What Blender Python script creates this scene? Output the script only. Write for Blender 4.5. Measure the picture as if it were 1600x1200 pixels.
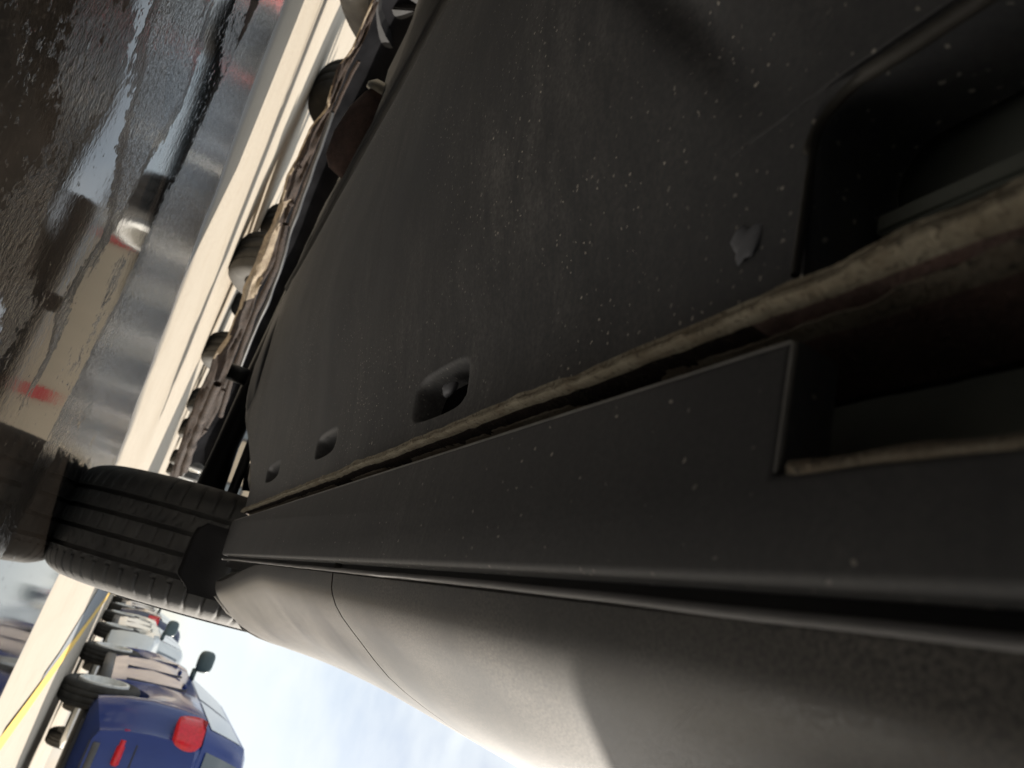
import bpy, bmesh, math, random
import numpy as np
from mathutils import Vector, Matrix, noise as mnoise

random.seed(7)
rng = np.random.default_rng(7)
S = bpy.context.scene
COL = S.collection
for o in list(bpy.data.objects):
    bpy.data.objects.remove(o)

# ------------------------------------------------------------------ camera
F = 1109.0                       # focal length in photo pixels (1600 wide)
TH = math.radians(24.0)          # roll
VP = (220.0, 860.0)              # vanishing point of the car's length
HC = 0.15                        # camera height
D_ = (800 - VP[0]) * math.cos(TH) + (600 - VP[1]) * math.sin(TH)
PITCH = math.atan(D_ / F)
Zc = np.array([math.cos(PITCH) * math.cos(TH), math.cos(PITCH) * math.sin(TH), math.sin(PITCH)])
Yc = np.array([VP[0] - 800, VP[1] - 600, F]); Yc /= np.linalg.norm(Yc)
Xc = np.cross(Yc, Zc)
MC = np.array([Xc, Yc, Zc])      # world = MC @ (right, down, forward)

def ray(px, py):
    v = MC @ np.array([px - 800.0, py - 600.0, F])
    return v / np.linalg.norm(v)
def at_y(px, py, y):
    v = ray(px, py); v = v * (y / v[1]); return Vector((v[0], v[1], v[2] + HC))
def at_z(px, py, z):
    v = ray(px, py); v = v * ((z - HC) / v[2]); return Vector((v[0], v[1], z))
def at_plane(px, py, p, n):
    v = ray(px, py); p = np.array(p) - np.array([0, 0, HC]); n = np.array(n)
    v = v * (p @ n) / (v @ n); return Vector((v[0], v[1], v[2] + HC))

cam_d = bpy.data.cameras.new("camera")
cam = bpy.data.objects.new("camera", cam_d); COL.objects.link(cam)
R = Matrix(((MC[0, 0], -MC[0, 1], -MC[0, 2]), (MC[1, 0], -MC[1, 1], -MC[1, 2]), (MC[2, 0], -MC[2, 1], -MC[2, 2])))
cam.matrix_world = Matrix.Translation((0, 0, HC)) @ R.to_4x4()
cam_d.sensor_width = 36.0
cam_d.lens = F / 1600 * 36
cam_d.clip_start = 0.004
cam_d.clip_end = 1000
cam_d.dof.use_dof = True
cam_d.dof.focus_distance = 0.45
cam_d.dof.aperture_fstop = 17
S.camera = cam

# ------------------------------------------------------------------ light
SUN_EL = math.radians(25)
SUN_H = Vector((0.76, 0.65, 0)).normalized()      # towards the sun, on the ground
S.view_settings.view_transform = 'Standard'
S.view_settings.look = 'None'
S.view_settings.exposure = 1.2
S.view_settings.gamma = 1.0
S.view_settings.use_curve_mapping = False

w = bpy.data.worlds.new("World"); S.world = w; w.use_nodes = True
nt = w.node_tree; nt.nodes.clear()
out = nt.nodes.new("ShaderNodeOutputWorld")
bg = nt.nodes.new("ShaderNodeBackground"); bg.inputs[1].default_value = 0.062
sky = nt.nodes.new("ShaderNodeTexSky"); sky.sky_type = 'NISHITA'; sky.sun_disc = False
sky.sun_elevation = SUN_EL
sky.sun_rotation = math.atan2(SUN_H.x, SUN_H.y)
sky.air_density = 1.0; sky.dust_density = 2.0; sky.ozone_density = 1.0
tc = nt.nodes.new("ShaderNodeTexCoord")
mp = nt.nodes.new("ShaderNodeMapping"); mp.inputs['Scale'].default_value = (1.0, 1.0, 2.2)
ns = nt.nodes.new("ShaderNodeTexNoise"); ns.inputs['Scale'].default_value = 3.6; ns.inputs['Detail'].default_value = 6; ns.inputs['Roughness'].default_value = 0.55
rp = nt.nodes.new("ShaderNodeValToRGB")
rp.color_ramp.elements[0].position = 0.40; rp.color_ramp.elements[0].color = (0.35, 0.35, 0.35, 1)
rp.color_ramp.elements[1].position = 0.60; rp.color_ramp.elements[1].color = (0.92, 0.92, 0.92, 1)
mx = nt.nodes.new("ShaderNodeMix"); mx.data_type = 'RGBA'
nt.links.new(tc.outputs['Generated'], mp.inputs[0]); nt.links.new(mp.outputs[0], ns.inputs[0])
nt.links.new(ns.outputs['Fac'], rp.inputs[0]); nt.links.new(rp.outputs[0], mx.inputs[0])
nt.links.new(sky.outputs[0], mx.inputs[6]); mx.inputs[7].default_value = (7.0, 7.4, 7.6, 1)
nt.links.new(mx.outputs[2], bg.inputs[0]); nt.links.new(bg.outputs[0], out.inputs[0])

sd = bpy.data.lights.new("sun", 'SUN'); sd.energy = 5.0; sd.angle = math.radians(0.53); sd.color = (1.0, 0.93, 0.83)
sun = bpy.data.objects.new("sun", sd); COL.objects.link(sun)
to_sun = SUN_H * math.cos(SUN_EL) + Vector((0, 0, math.sin(SUN_EL)))
sun.rotation_euler = to_sun.to_track_quat('Z', 'Y').to_euler()

# ------------------------------------------------------------------ materials
MATS = {}
class NB:
    """small node builder"""
    def __init__(s, name):
        s.m = bpy.data.materials.new(name); s.m.use_nodes = True
        s.t = s.m.node_tree; s.b = s.t.nodes['Principled BSDF']
        s.c = s.t.nodes.new("ShaderNodeTexCoord")
    def L(s, a, b): s.t.links.new(a, b)
    def noise(s, scale, detail=4, rough=0.55, stretch=(1, 1, 1), dist=0.0):
        mp = s.t.nodes.new("ShaderNodeMapping"); mp.inputs['Scale'].default_value = stretch
        n = s.t.nodes.new("ShaderNodeTexNoise"); n.inputs['Scale'].default_value = scale
        n.inputs['Detail'].default_value = detail; n.inputs['Roughness'].default_value = rough
        n.inputs['Distortion'].default_value = dist
        s.L(s.c.outputs['Object'], mp.inputs[0]); s.L(mp.outputs[0], n.inputs['Vector'])
        return n.outputs['Fac']
    def ramp(s, f, a, b, ca=(0, 0, 0, 1), cb=(1, 1, 1, 1)):
        r = s.t.nodes.new("ShaderNodeValToRGB"); e = r.color_ramp.elements
        e[0].position = a; e[1].position = b; e[0].color = ca; e[1].color = cb
        s.L(f, r.inputs[0]); return r.outputs[0]
    def mix(s, f, a, b):
        m = s.t.nodes.new("ShaderNodeMix"); m.data_type = 'RGBA'
        for sock, v in ((m.inputs[0], f), (m.inputs[6], a), (m.inputs[7], b)):
            if isinstance(v, (tuple, float, int)):
                sock.default_value = v if isinstance(v, (float, int)) else (*v[:3], 1)
            else: s.L(v, sock)
        return m.outputs[2]
    def math(s, op, a, b=0.0):
        m = s.t.nodes.new("ShaderNodeMath"); m.operation = op
        for sock, v in ((m.inputs[0], a), (m.inputs[1], b)):
            if isinstance(v, (float, int)): sock.default_value = v
            else: s.L(v, sock)
        return m.outputs[0]
    def bump(s, f, strength, dist, prev=None):
        b = s.t.nodes.new("ShaderNodeBump"); b.inputs['Strength'].default_value = strength
        b.inputs['Distance'].default_value = dist
        s.L(f, b.inputs['Height'])
        if prev is not None: s.L(prev, b.inputs['Normal'])
        s.L(b.outputs[0], s.b.inputs['Normal']); return b.outputs[0]
    def specks(s, scale, size, keep):
        v = s.t.nodes.new("ShaderNodeTexVoronoi"); v.inputs['Scale'].default_value = scale
        wob = s.t.nodes.new("ShaderNodeTexNoise"); wob.inputs['Scale'].default_value = scale * 1.7; wob.inputs['Detail'].default_value = 2
        s.L(s.c.outputs['Object'], wob.inputs['Vector'])
        vm = s.t.nodes.new("ShaderNodeVectorMath"); vm.operation = 'MULTIPLY_ADD'
        s.L(wob.outputs['Color'], vm.inputs[0]); vm.inputs[1].default_value = (0.7 / scale,) * 3; s.L(s.c.outputs['Object'], vm.inputs[2])
        s.L(vm.outputs[0], v.inputs['Vector'])
        near = s.math('LESS_THAN', v.outputs['Distance'], size)
        sep = s.t.nodes.new("ShaderNodeSeparateColor"); s.L(v.outputs['Color'], sep.inputs[0])
        on = s.math('GREATER_THAN', sep.outputs[0], keep)
        return s.math('MULTIPLY', s.math('MULTIPLY', near, on), sep.outputs[1])
    def set(s, col=None, rough=None, metal=None, spec=None, coat=None):
        b = s.b
        for k, v in (('Base Color', col), ('Roughness', rough), ('Metallic', metal), ('Specular IOR Level', spec), ('Coat Weight', coat)):
            if v is None: continue
            if isinstance(v, tuple): b.inputs[k].default_value = (*v[:3], 1)
            elif isinstance(v, (float, int)): b.inputs[k].default_value = v
            else: s.L(v, b.inputs[k])
        return s.m

def plain(name, col, rough=0.5, metal=0.0, var=0.25, scale=12, spec=0.5, coat=0.0, bump=0.0):
    k = NB(name)
    n = k.noise(scale, 5)
    c = k.mix(k.ramp(n, 0.3, 0.7), tuple(x * (1 - var) for x in col), tuple(min(1, x * (1 + var)) for x in col))
    r = k.math('MULTIPLY_ADD', n, 0.2)
    r.node.inputs[2].default_value = max(0.02, rough - 0.1)
    if bump: k.bump(k.noise(scale * 12, 3), bump, 0.002)
    MATS[name] = k.set(c, r, metal, spec, coat)
    return k.m

# under-car plastic: dark, with dried splash streaks and grit
def grit_plastic(name, dark, dust, amount=1.0, rough=0.5, keep=0.70):
    k = NB(name)
    broad = k.noise(5.0, 4, 0.6)
    streak = k.noise(90, 5, 0.7, (0.12, 0.9, 1.0))
    fine = k.noise(420, 3, 0.6)
    f = k.math('MULTIPLY', k.ramp(broad, 0.35, 0.75), k.ramp(streak, 0.35, 0.75))
    f = k.math('MULTIPLY_ADD', f, 0.7 * amount); f.node.inputs[2].default_value = 0.10
    f2 = k.math('MULTIPLY', f, k.ramp(fine, 0.25, 0.7))
    c = k.mix(f2, dark, dust)
    sp = k.math('ADD', k.specks(300, 0.17, keep), k.specks(120, 0.09, min(0.97, keep + 0.18)))
    sp = k.math('MULTIPLY', sp, k.ramp(k.noise(7, 3), 0.40, 0.62))
    c = k.mix(k.math('MINIMUM', k.math('MULTIPLY', sp, 1.6), 1.0), c, (0.85, 0.80, 0.70))
    k.bump(k.math('ADD', fine, k.math('MULTIPLY', sp, 3.0)), 0.25, 0.0006)
    MATS[name] = k.set(c, k.math('ADD', k.math('MULTIPLY', f2, 0.35), rough), 0.0, 0.3)
    return k.m

grit_plastic('shield_plastic', (0.110, 0.113, 0.120), (0.36, 0.35, 0.335), 1.7, 0.5, 0.40)
grit_plastic('sill_plastic', (0.145, 0.147, 0.153), (0.36, 0.35, 0.335), 1.0, 0.66, 0.84)

# rusty, mud-caked steel
def rust(name, a, b, c_):
    k = NB(name)
    n1 = k.noise(60, 6, 0.7); n2 = k.noise(520, 4, 0.65)
    c = k.mix(k.ramp(n1, 0.35, 0.65), a, b)
    c = k.mix(k.ramp(n2, 0.55, 0.72), c, c_)
    k.bump(k.math('ADD', n2, n1), 0.7, 0.0015)
    MATS[name] = k.set(c, 0.85, 0.0, 0.25); return k.m
rust('rusty_flange', (0.52, 0.47, 0.36), (0.34, 0.285, 0.205), (0.075, 0.06, 0.05))
rust('mud_flange', (0.36, 0.32, 0.25), (0.24, 0.19, 0.14), (0.08, 0.075, 0.065))
rust('rust_shade_brown', (0.045, 0.030, 0.024), (0.018, 0.014, 0.013), (0.11, 0.085, 0.062))  # bumper rust; also the painted shade on the pinch weld's upper face
rust('bumper_edge', (0.36, 0.30, 0.22), (0.22, 0.17, 0.125), (0.04, 0.032, 0.027))
rust('canister_rust', (0.26, 0.165, 0.14), (0.16, 0.115, 0.10), (0.30, 0.22, 0.19))

# dark dusty paint of the car's flank
k = NB('dark_paint')
fine = k.noise(1000, 2, 0.7); mid = k.noise(14, 4)
dust = k.math('MULTIPLY', k.ramp(fine, 0.38, 0.62), k.ramp(mid, 0.25, 0.8))
c = k.mix(dust, (0.105, 0.102, 0.098), (0.29, 0.27, 0.245))
k.bump(fine, 0.05, 0.0003)
k.set(c, k.math('MULTIPLY_ADD', dust, 0.2), 0.0, 0.22)
k.b.inputs['Roughness'].links[0].from_node.inputs[2].default_value = 0.4
MATS['dark_paint'] = k.m

plain('black_rubber', (0.018, 0.018, 0.019), 0.5, 0, 0.3, 30)
plain('seal_rubber', (0.34, 0.335, 0.335), 0.7, 0, 0.2, 30)
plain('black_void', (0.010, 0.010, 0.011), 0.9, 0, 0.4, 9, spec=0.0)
plain('liner_black', (0.02, 0.019, 0.021), 0.6, 0, 0.35, 14, bump=0.2)
plain('floor_green', (0.34, 0.375, 0.335), 0.6, 0, 0.35, 18)
plain('plate_brown', (0.060, 0.056, 0.050), 0.6, 0, 0.35, 16, bump=0.2)
plain('edge_grey', (0.42, 0.41, 0.39), 0.6, 0, 0.3, 60)
plain('clip_grey', (0.30, 0.31, 0.34), 0.5, 0, 0.25, 80)
plain('lit_rim_cream', (0.55, 0.50, 0.40), 0.45, 0.2, 0.25, 40)
plain('engine_iron', (0.022, 0.021, 0.021), 0.55, 0.3, 0.4, 10, bump=0.3)
plain('grey_steel', (0.12, 0.12, 0.12), 0.45, 0.6, 0.3, 20)

k = NB('tyre_tread')
n1 = k.noise(18, 5); n2 = k.noise(260, 3)
c = k.mix(k.ramp(n1, 0.35, 0.75), (0.095, 0.093, 0.092), (0.17, 0.165, 0.155))
sp = k.specks(95, 0.07, 0.86)
c = k.mix(sp, c, (0.30, 0.29, 0.26))
k.bump(n2, 0.35, 0.0012)
MATS['tyre_tread'] = k.set(c, 0.72, 0.0, 0.35)
plain('tyre_dusty', (0.055, 0.052, 0.047), 0.85, 0, 0.3, 14, spec=0.25)
plain('rim_alloy', (0.80, 0.79, 0.75), 0.4, 0.0, 0.15, 20)
plain('rim_dark', (0.025, 0.025, 0.026), 0.6, 0.0, 0.2, 20, spec=0.2)

def paint(name, col, rough=0.22, coat=0.15):
    return plain(name, col, rough, 0.0, 0.06, 4, 0.35, coat)
paint('paint_blue', (0.022, 0.045, 0.19))
paint('paint_navy', (0.045, 0.055, 0.10))
paint('paint_white', (0.70, 0.71, 0.68))
paint('paint_silver', (0.42, 0.44, 0.47))
paint('paint_beige', (0.58, 0.50, 0.38))
paint('paint_slate', (0.10, 0.13, 0.18))
paint('paint_red', (0.45, 0.03, 0.03))
plain('trim_grey', (0.11, 0.105, 0.10), 0.65, 0, 0.2, 20)
plain('trim_black', (0.02, 0.02, 0.021), 0.55, 0, 0.2, 20)
plain('mirror_grey', (0.075, 0.11, 0.115), 0.4, 0, 0.1, 20)
k = NB('window_glass'); k.set(k.mix(k.noise(3, 2), (0.10, 0.12, 0.13), (0.13, 0.15, 0.16)), 0.04, 0.0, 0.9); MATS['window_glass'] = k.m
k = NB('lamp_red'); k.set(k.mix(k.ramp(k.noise(40, 2), 0.4, 0.6), (0.55, 0.004, 0.015), (0.68, 0.006, 0.022)), 0.15, 0.0, 0.6); MATS['lamp_red'] = k.m
plain('lamp_clear', (0.75, 0.76, 0.78), 0.12, 0, 0.05, 30)
plain('cone_red', (0.75, 0.06, 0.04), 0.55, 0, 0.12, 20)
plain('cone_white', (0.75, 0.70, 0.70), 0.5, 0, 0.08, 20)
plain('plate_white', (0.72, 0.72, 0.68), 0.5, 0, 0.05, 30)

# ground colours shared by the dry yard and the wet sheet
def dry_nodes(k):
    b1 = k.noise(0.35, 5, 0.6); b2 = k.noise(9, 6, 0.65); b3 = k.noise(130, 3, 0.6)
    tr = k.noise(1.1, 4, 0.55, (4.0, 0.25, 1))
    c = k.mix(k.ramp(b1, 0.3, 0.7), (0.40, 0.35, 0.28), (0.46, 0.405, 0.33))
    c = k.mix(k.math('MULTIPLY', k.ramp(tr, 0.5, 0.75), 0.45), c, (0.36, 0.31, 0.245))
    c = k.mix(k.math('MULTIPLY', k.ramp(b2, 0.5, 0.75), 0.35), c, (0.35, 0.28, 0.2))
    c = k.mix(k.math('MULTIPLY', k.ramp(b3, 0.55, 0.8), 0.3), c, (0.30, 0.25, 0.2))
    return c, b3, b2
k = NB('dry_dirt'); c, b3, b2 = dry_nodes(k); k.bump(k.math('ADD', b3, b2), 0.35, 0.006)
MATS['dry_dirt'] = k.set(c, 0.92, 0.0, 0.2)

k = NB('wet_asphalt')
c, b3, b2 = dry_nodes(k)
at = k.t.nodes.new("ShaderNodeAttribute"); at.attribute_name = 'wet'
wet = at.outputs['Fac']
wn = k.math('ADD', wet, k.math('MULTIPLY', k.math('SUBTRACT', k.noise(6, 5, 0.6), 0.5), 0.25))
wetm = k.ramp(wn, 0.06, 0.5)
g1 = k.noise(240, 3, 0.65); blot = k.noise(5.5, 5, 0.6, dist=0.6)
wc = k.mix(k.ramp(blot, 0.38, 0.7), (0.005, 0.0045, 0.004), (0.020, 0.016, 0.013))
wc = k.mix(k.math('MULTIPLY', k.ramp(g1, 0.5, 0.75), 0.5), wc, (0.035, 0.029, 0.024))
col = k.mix(wetm, c, wc)
pool = k.math('ADD', k.noise(5.0, 9, 0.78, (0.9, 0.7, 1), 0.2), k.math('MULTIPLY', k.math('SUBTRACT', k.noise(110, 4, 0.65), 0.5), 0.75))
pat = k.t.nodes.new("ShaderNodeAttribute"); pat.attribute_name = 'pool'
poolm = k.ramp(k.math('ADD', k.math('MULTIPLY', pool, 0.9), k.math('MULTIPLY', pat.outputs['Fac'], 0.62)), 0.66, 0.92)   # 1 = standing water, 0 = wet stones
rough_w = k.mix(poolm, (0.055, 0.055, 0.055), (0.05, 0.05, 0.05))
rough = k.mix(wetm, (0.92, 0.92, 0.92), rough_w)
grain = k.math('ADD', k.math('MULTIPLY', k.noise(95, 3, 0.6), 1.2), k.math('MULTIPLY', k.noise(300, 2, 0.6), 0.35))
stone = k.math('MULTIPLY', k.math('SUBTRACT', 1.0, k.math('MULTIPLY', poolm, 0.955)), grain)
pr = k.bump(stone, 1.0, 0.0012)
MATS['wet_asphalt'] = k.set(col, rough, 0.0, k.mix(wetm, (0.2, 0.2, 0.2), (0.55, 0.55, 0.55)))

plain('yellow_paint', (0.75, 0.47, 0.07), 0.7, 0, 0.15, 12, bump=0.3)
plain('ground_grey', (0.20, 0.215, 0.225), 0.85, 0, 0.12, 25, bump=0.4)
plain('pale_concrete', (0.60, 0.56, 0.48), 0.85, 0, 0.12, 8, bump=0.3)
plain('wall_beige', (0.55, 0.46, 0.34), 0.85, 0, 0.08, 1.5, bump=0.2)
plain('sign_red', (0.60, 0.05, 0.05), 0.5, 0, 0.06, 3)
plain('roof_grey', (0.25, 0.25, 0.25), 0.7, 0, 0.1, 2)

# ------------------------------------------------------------------ object helpers
def link(name, me, parent=None, mat=None, smooth=True, **props):
    o = bpy.data.objects.new(name, me); COL.objects.link(o)
    if mat:
        for m in (mat if isinstance(mat, (list, tuple)) else [mat]): me.materials.append(MATS[m])
    if parent: o.parent = parent
    if smooth:
        me.shade_smooth()
    for kk, v in props.items(): o[kk] = v
    return o
def thing(name, label, cat, loc=(0, 0, 0), rz=0.0, group=None):
    o = bpy.data.objects.new(name, None); COL.objects.link(o)
    o.location = loc; o.rotation_euler = (0, 0, rz); o.empty_display_size = 0.1
    o['label'] = label; o['category'] = cat
    if group: o['group'] = group
    return o
def mesh(verts, faces, name='m'):
    me = bpy.data.meshes.new(name); me.from_pydata([tuple(v) for v in verts], [], faces); me.update(); return me
def grid_mesh(P, close_u=False, close_v=False, flip=False, name='m'):
    """P: array (nu, nv, 3)"""
    nu, nv = P.shape[:2]
    V = P.reshape(-1, 3)
    Fc = []
    for i in range(nu if close_u else nu - 1):
        i2 = (i + 1) % nu
        for j in range(nv if close_v else nv - 1):
            j2 = (j + 1) % nv
            q = (i * nv + j, i2 * nv + j, i2 * nv + j2, i * nv + j2)
            Fc.append(q[::-1] if flip else q)
    return mesh(V, Fc, name)
def from_bm(bm, name='m'):
    me = bpy.data.meshes.new(name); bmesh.ops.recalc_face_normals(bm, faces=bm.faces[:]); bm.to_mesh(me); bm.free(); return me
def bm_box(bm, lo, hi, bevel=0.0, M=None):
    r = bmesh.ops.create_cube(bm, size=1.0)
    vs = r['verts']
    for v in vs:
        v.co = Vector([(lo[i] + hi[i]) / 2 + v.co[i] * (hi[i] - lo[i]) for i in range(3)])
    if bevel:
        es = list({e for v in vs for e in v.link_edges})
        rr = bmesh.ops.bevel(bm, geom=es, offset=bevel, segments=2, affect='EDGES')
        vs = list({v for f in rr['faces'] for v in f.verts} | {v for v in vs if v.is_valid})
    if M is not None:
        for v in vs: v.co = M @ v.co
    return vs
def box_mesh(lo, hi, bevel=0.0, M=None):
    bm = bmesh.new(); bm_box(bm, lo, hi, bevel, M); return from_bm(bm)
def sharp(o, ang=35):
    me = o.data
    try: me.set_sharp_from_angle(angle=math.radians(ang))
    except Exception: pass
    return o
def tube_mesh(pts, r, n=10):
    """tube along points; r float or list"""
    P = []
    pts = [Vector(p) for p in pts]
    for i, p in enumerate(pts):
        t = (pts[min(i + 1, len(pts) - 1)] - pts[max(i - 1, 0)]).normalized()
        a = t.orthogonal().normalized() if abs(t.z) > 0.9 else t.cross(Vector((0, 0, 1))).normalized()
        b = t.cross(a)
        rr = r[i] if isinstance(r, (list, tuple)) else r
        P.append([tuple(p + (a * math.cos(q) + b * math.sin(q)) * rr) for q in np.linspace(0, 2 * math.pi, n, endpoint=False)])
    return grid_mesh(np.array(P), close_v=True)
def lathe_mesh(prof, n=48, axis='X', mod=None):
    """prof: list of (a, r): a along axis, r radius. mod(r, a, ang) -> r"""
    P = np.zeros((n, len(prof), 3))
    for i in range(n):
        q = 2 * math.pi * i / n
        for j, (a, r) in enumerate(prof):
            if mod: r = mod(r, a, q)
            P[i, j] = (a, r * math.cos(q), r * math.sin(q)) if axis == 'X' else (r * math.cos(q), r * math.sin(q), a)
    return grid_mesh(P, close_u=True)
def sm(a, b, x):
    t = min(1, max(0, (x - a) / (b - a))); return t * t * (3 - 2 * t)
def nz(x, y, z=0.0, s=1.0):
    return mnoise.noise(Vector((x * s, y * s, z * s)))

# ================================================================== SETTING
# dry yard
xs = np.concatenate([-np.geomspace(400, 1.3, 40), np.linspace(-1.2, 1.2, 9), np.geomspace(1.3, 400, 40)])
ys = xs.copy()
P = np.zeros((len(xs), len(ys), 3))
for i, x in enumerate(xs):
    for j, y in enumerate(ys): P[i, j] = (x, y, 0)
link('ground', grid_mesh(P), mat='dry_dirt', kind='structure', label='pale sunlit dirt yard around the cars')

# wet sheet under and beside the car
BND = [(-2.6, -0.9), (-1.5, 0.45), (-0.94, 1.14), (-0.635, 1.56), (-0.21, 2.23), (0.11, 2.10), (0.42, 2.11), (0.9, 2.05), (1.5, 2.0), (2.2, 1.9), (3.6, 1.8)]  # right-hand points lie out of view, added to cut bounce onto the flank
def bnd(x):
    return float(np.interp(x, [p[0] for p in BND], [p[1] for p in BND]))
nx, ny = 380, 420
xs = np.linspace(-2.4, 2.6, nx); ys = np.linspace(-2.4, 2.75, ny)
P = np.zeros((nx, ny, 3)); W = np.zeros((nx, ny))
for i, x in enumerate(xs):
    b = bnd(x)
    soft = 0.30 if x < -0.1 else 0.10
    slope = 0.62 if x < -0.2 else 1.0
    for j, y in enumerate(ys):
        d = (b - y) * slope + 0.05 * nz(x, y, 0, 3.0) + 0.02 * nz(x, y, 3, 11.0)
        wv = min(1.0, max(0.0, (d + (0.02 if x > -0.1 else 0.06)) / soft))
        wv *= sm(2.6, 2.2, x) * sm(-2.4, -2.1, y) * sm(-2.4, -2.1, x)
        W[i, j] = wv
        P[i, j] = (x, y, 0.004)
POOL = np.zeros((nx, ny))
for i, x in enumerate(xs):
    for j, y in enumerate(ys):
        wob = 0.10 * nz(x, y, 1, 4.0) + 0.05 * nz(x, y, 8, 12.0)
        p1 = sm(-0.17, -0.09, x + wob * 0.4) * sm(1.02, 1.18, y + wob * 0.6)                                   # clear pool beside the tyre
        yc_ = 0.84 + 0.12 * (x + 0.25)
        p2 = sm(0.085, 0.035, abs(y + wob * 0.45 - yc_)) * sm(-0.62, -0.45, x) * sm(0.12, 0.0, x)   # thin sheet of water under the car
        p3 = 0.55 * sm(0.55, 0.30, y + wob) * sm(-0.6, -0.2, x)
        ax_, ay_ = x + 0.405, y - 0.68
        along = (ax_ * -0.316 + ay_ * -0.949) * -1.0
        across = ax_ * 0.949 - ay_ * 0.316
        spark = sm(0.125, 0.05, abs(across - 0.01 + wob * 0.35)) * sm(0.20, 0.12, abs(along + wob * 0.3))
        spark = max(spark, sm(0.95, 1.02, y - 0.25 * (x + 0.3) + wob * 0.4) * sm(-0.10, -0.22, x) * 0.85)
        spark = max(spark, 0.8 * sm(0.03, 0.0, abs(y + wob - 0.76 - 0.3 * (x + 0.2))) * sm(-0.05, -0.15, x))
        calm = (0.95 if y < 1.0 else 0.6) * (1.0 - 0.35 * sm(0.1, 0.45, nz(x, y, 14, 9.0)))
        POOL[i, j] = max(p1, p2, min(calm, 1.0 - spark))
me = grid_mesh(P)
a = me.attributes.new('pool', 'FLOAT', 'POINT'); a.data.foreach_set('value', POOL.reshape(-1))
a = me.attributes.new('wet', 'FLOAT', 'POINT'); a.data.foreach_set('value', W.reshape(-1))
link('puddle', me, mat='wet_asphalt', kind='structure', label='dark wet asphalt and puddle under the car')

# painted line, grey patch, pale kerb strip on the far side
def strip(name, pts_l, pts_r, z, mat, label):
    n = len(pts_l); V = [(*p, z) for p in pts_l] + [(*p, z) for p in pts_r]
    Fc = [(i, n + i, n + i + 1, i + 1) for i in range(n - 1)]
    return link(name, mesh(V, Fc), mat=mat, kind='structure', label=label)
L = [(0.60 + 0.012 * nz(y, 0.3, 0, 2), y) for y in np.linspace(2.7, 40, 120)]
Rr = [(0.715 + 0.012 * nz(y, 5.3, 0, 2), y) for y in np.linspace(2.7, 40, 120)]
strip('road_marking', L, Rr, 0.005, 'yellow_paint', 'yellow painted line along the parked cars')
yy = np.linspace(3.7, 34, 60)
strip('grey_strip', [(0.24 + 0.34 * sm(6.5, 3.7, y) + 0.02 * nz(y, 1, 0, 1.5), y) for y in yy], [(0.596, y) for y in yy], 0.0045, 'ground_grey', 'grey strip beside the yellow line')  # plain grey ground strip, narrowing at its near end

# ================================================================== GENERIC VEHICLES
def tyre_profile(w, R, r):
    h = w / 2
    return [(-h * 0.78, r), (-h * 0.98, r + (R - r) * 0.35), (-h, r + (R - r) * 0.6), (-h * 0.93, R - 0.022), (-h * 0.8, R - 0.006), (-h * 0.6, R), (-h * .55, R), (-h * .53, R - 0.006), (-h * .47, R - 0.006), (-h * .45, R), (-h * .05, R), (-h * .03, R - 0.006), (h * .03, R - 0.006), (h * .05, R),
            (h * .45, R), (h * .47, R - 0.006), (h * .53, R - 0.006), (h * .55, R), (h * 0.6, R), (h * 0.8, R - 0.006), (h * 0.93, R - 0.022), (h, r + (R - r) * 0.6), (h * 0.98, r + (R - r) * 0.35), (h * 0.78, r)]
def rim_mesh(w, r, spokes=5):
    bm = bmesh.new()
    # dish on both sides along X
    me1 = lathe_mesh([(-w * 0.40, r * 1.04), (-w * 0.54, r * 1.03), (-w * 0.55, r * 0.90), (-w * 0.30, r * 0.86), (-w * 0.05, r * 0.84), (-w * 0.02, 0.001)], 32)
    me2 = lathe_mesh([(w * 0.40, r * 1.04), (w * 0.54, r * 1.03), (w * 0.55, r * 0.90), (w * 0.30, r * 0.86), (w * 0.05, r * 0.84), (w * 0.02, 0.001)], 32)
    bm.from_mesh(me1); bm.from_mesh(me2)
    for s in (-1, 1):
        for i in range(spokes):
            M = Matrix.Rotation(2 * math.pi * i / spokes, 4, 'X')
            bm_box(bm, (s * w * 0.27 - 0.012, -r * 0.11, r * 0.1), (s * w * 0.27 + 0.012, r * 0.11, r * 0.92), 0.004, M)
        bmesh.ops.create_cone(bm, cap_ends=True, segments=16, radius1=r * 0.22, radius2=r * 0.18, depth=0.03, matrix=Matrix.Translation((s * w * 0.28, 0, 0)) @ Matrix.Rotation(math.pi / 2, 4, 'Y'))
    return from_bm(bm)
_wc = {}
def wheel(parent, loc, R=0.32, w=0.2, rim='rim_alloy', tyre='tyre_dusty'):
    key = (R, w, rim, tyre)
    if key not in _wc:
        r = R * 0.64
        t = lathe_mesh(tyre_profile(w, R, r), 40); t.materials.append(MATS[tyre]); t.shade_smooth()
        m = rim_mesh(w, r); m.materials.append(MATS[rim])
        _wc[key] = (t, m)
    e = bpy.data.objects.new('wheel', None); COL.objects.link(e); e.parent = parent; e.location = loc
    for nm, me in zip(('tyre', 'rim'), _wc[key]):
        o = bpy.data.objects.new(nm, me); COL.objects.link(o); o.parent = e
    return e

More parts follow.
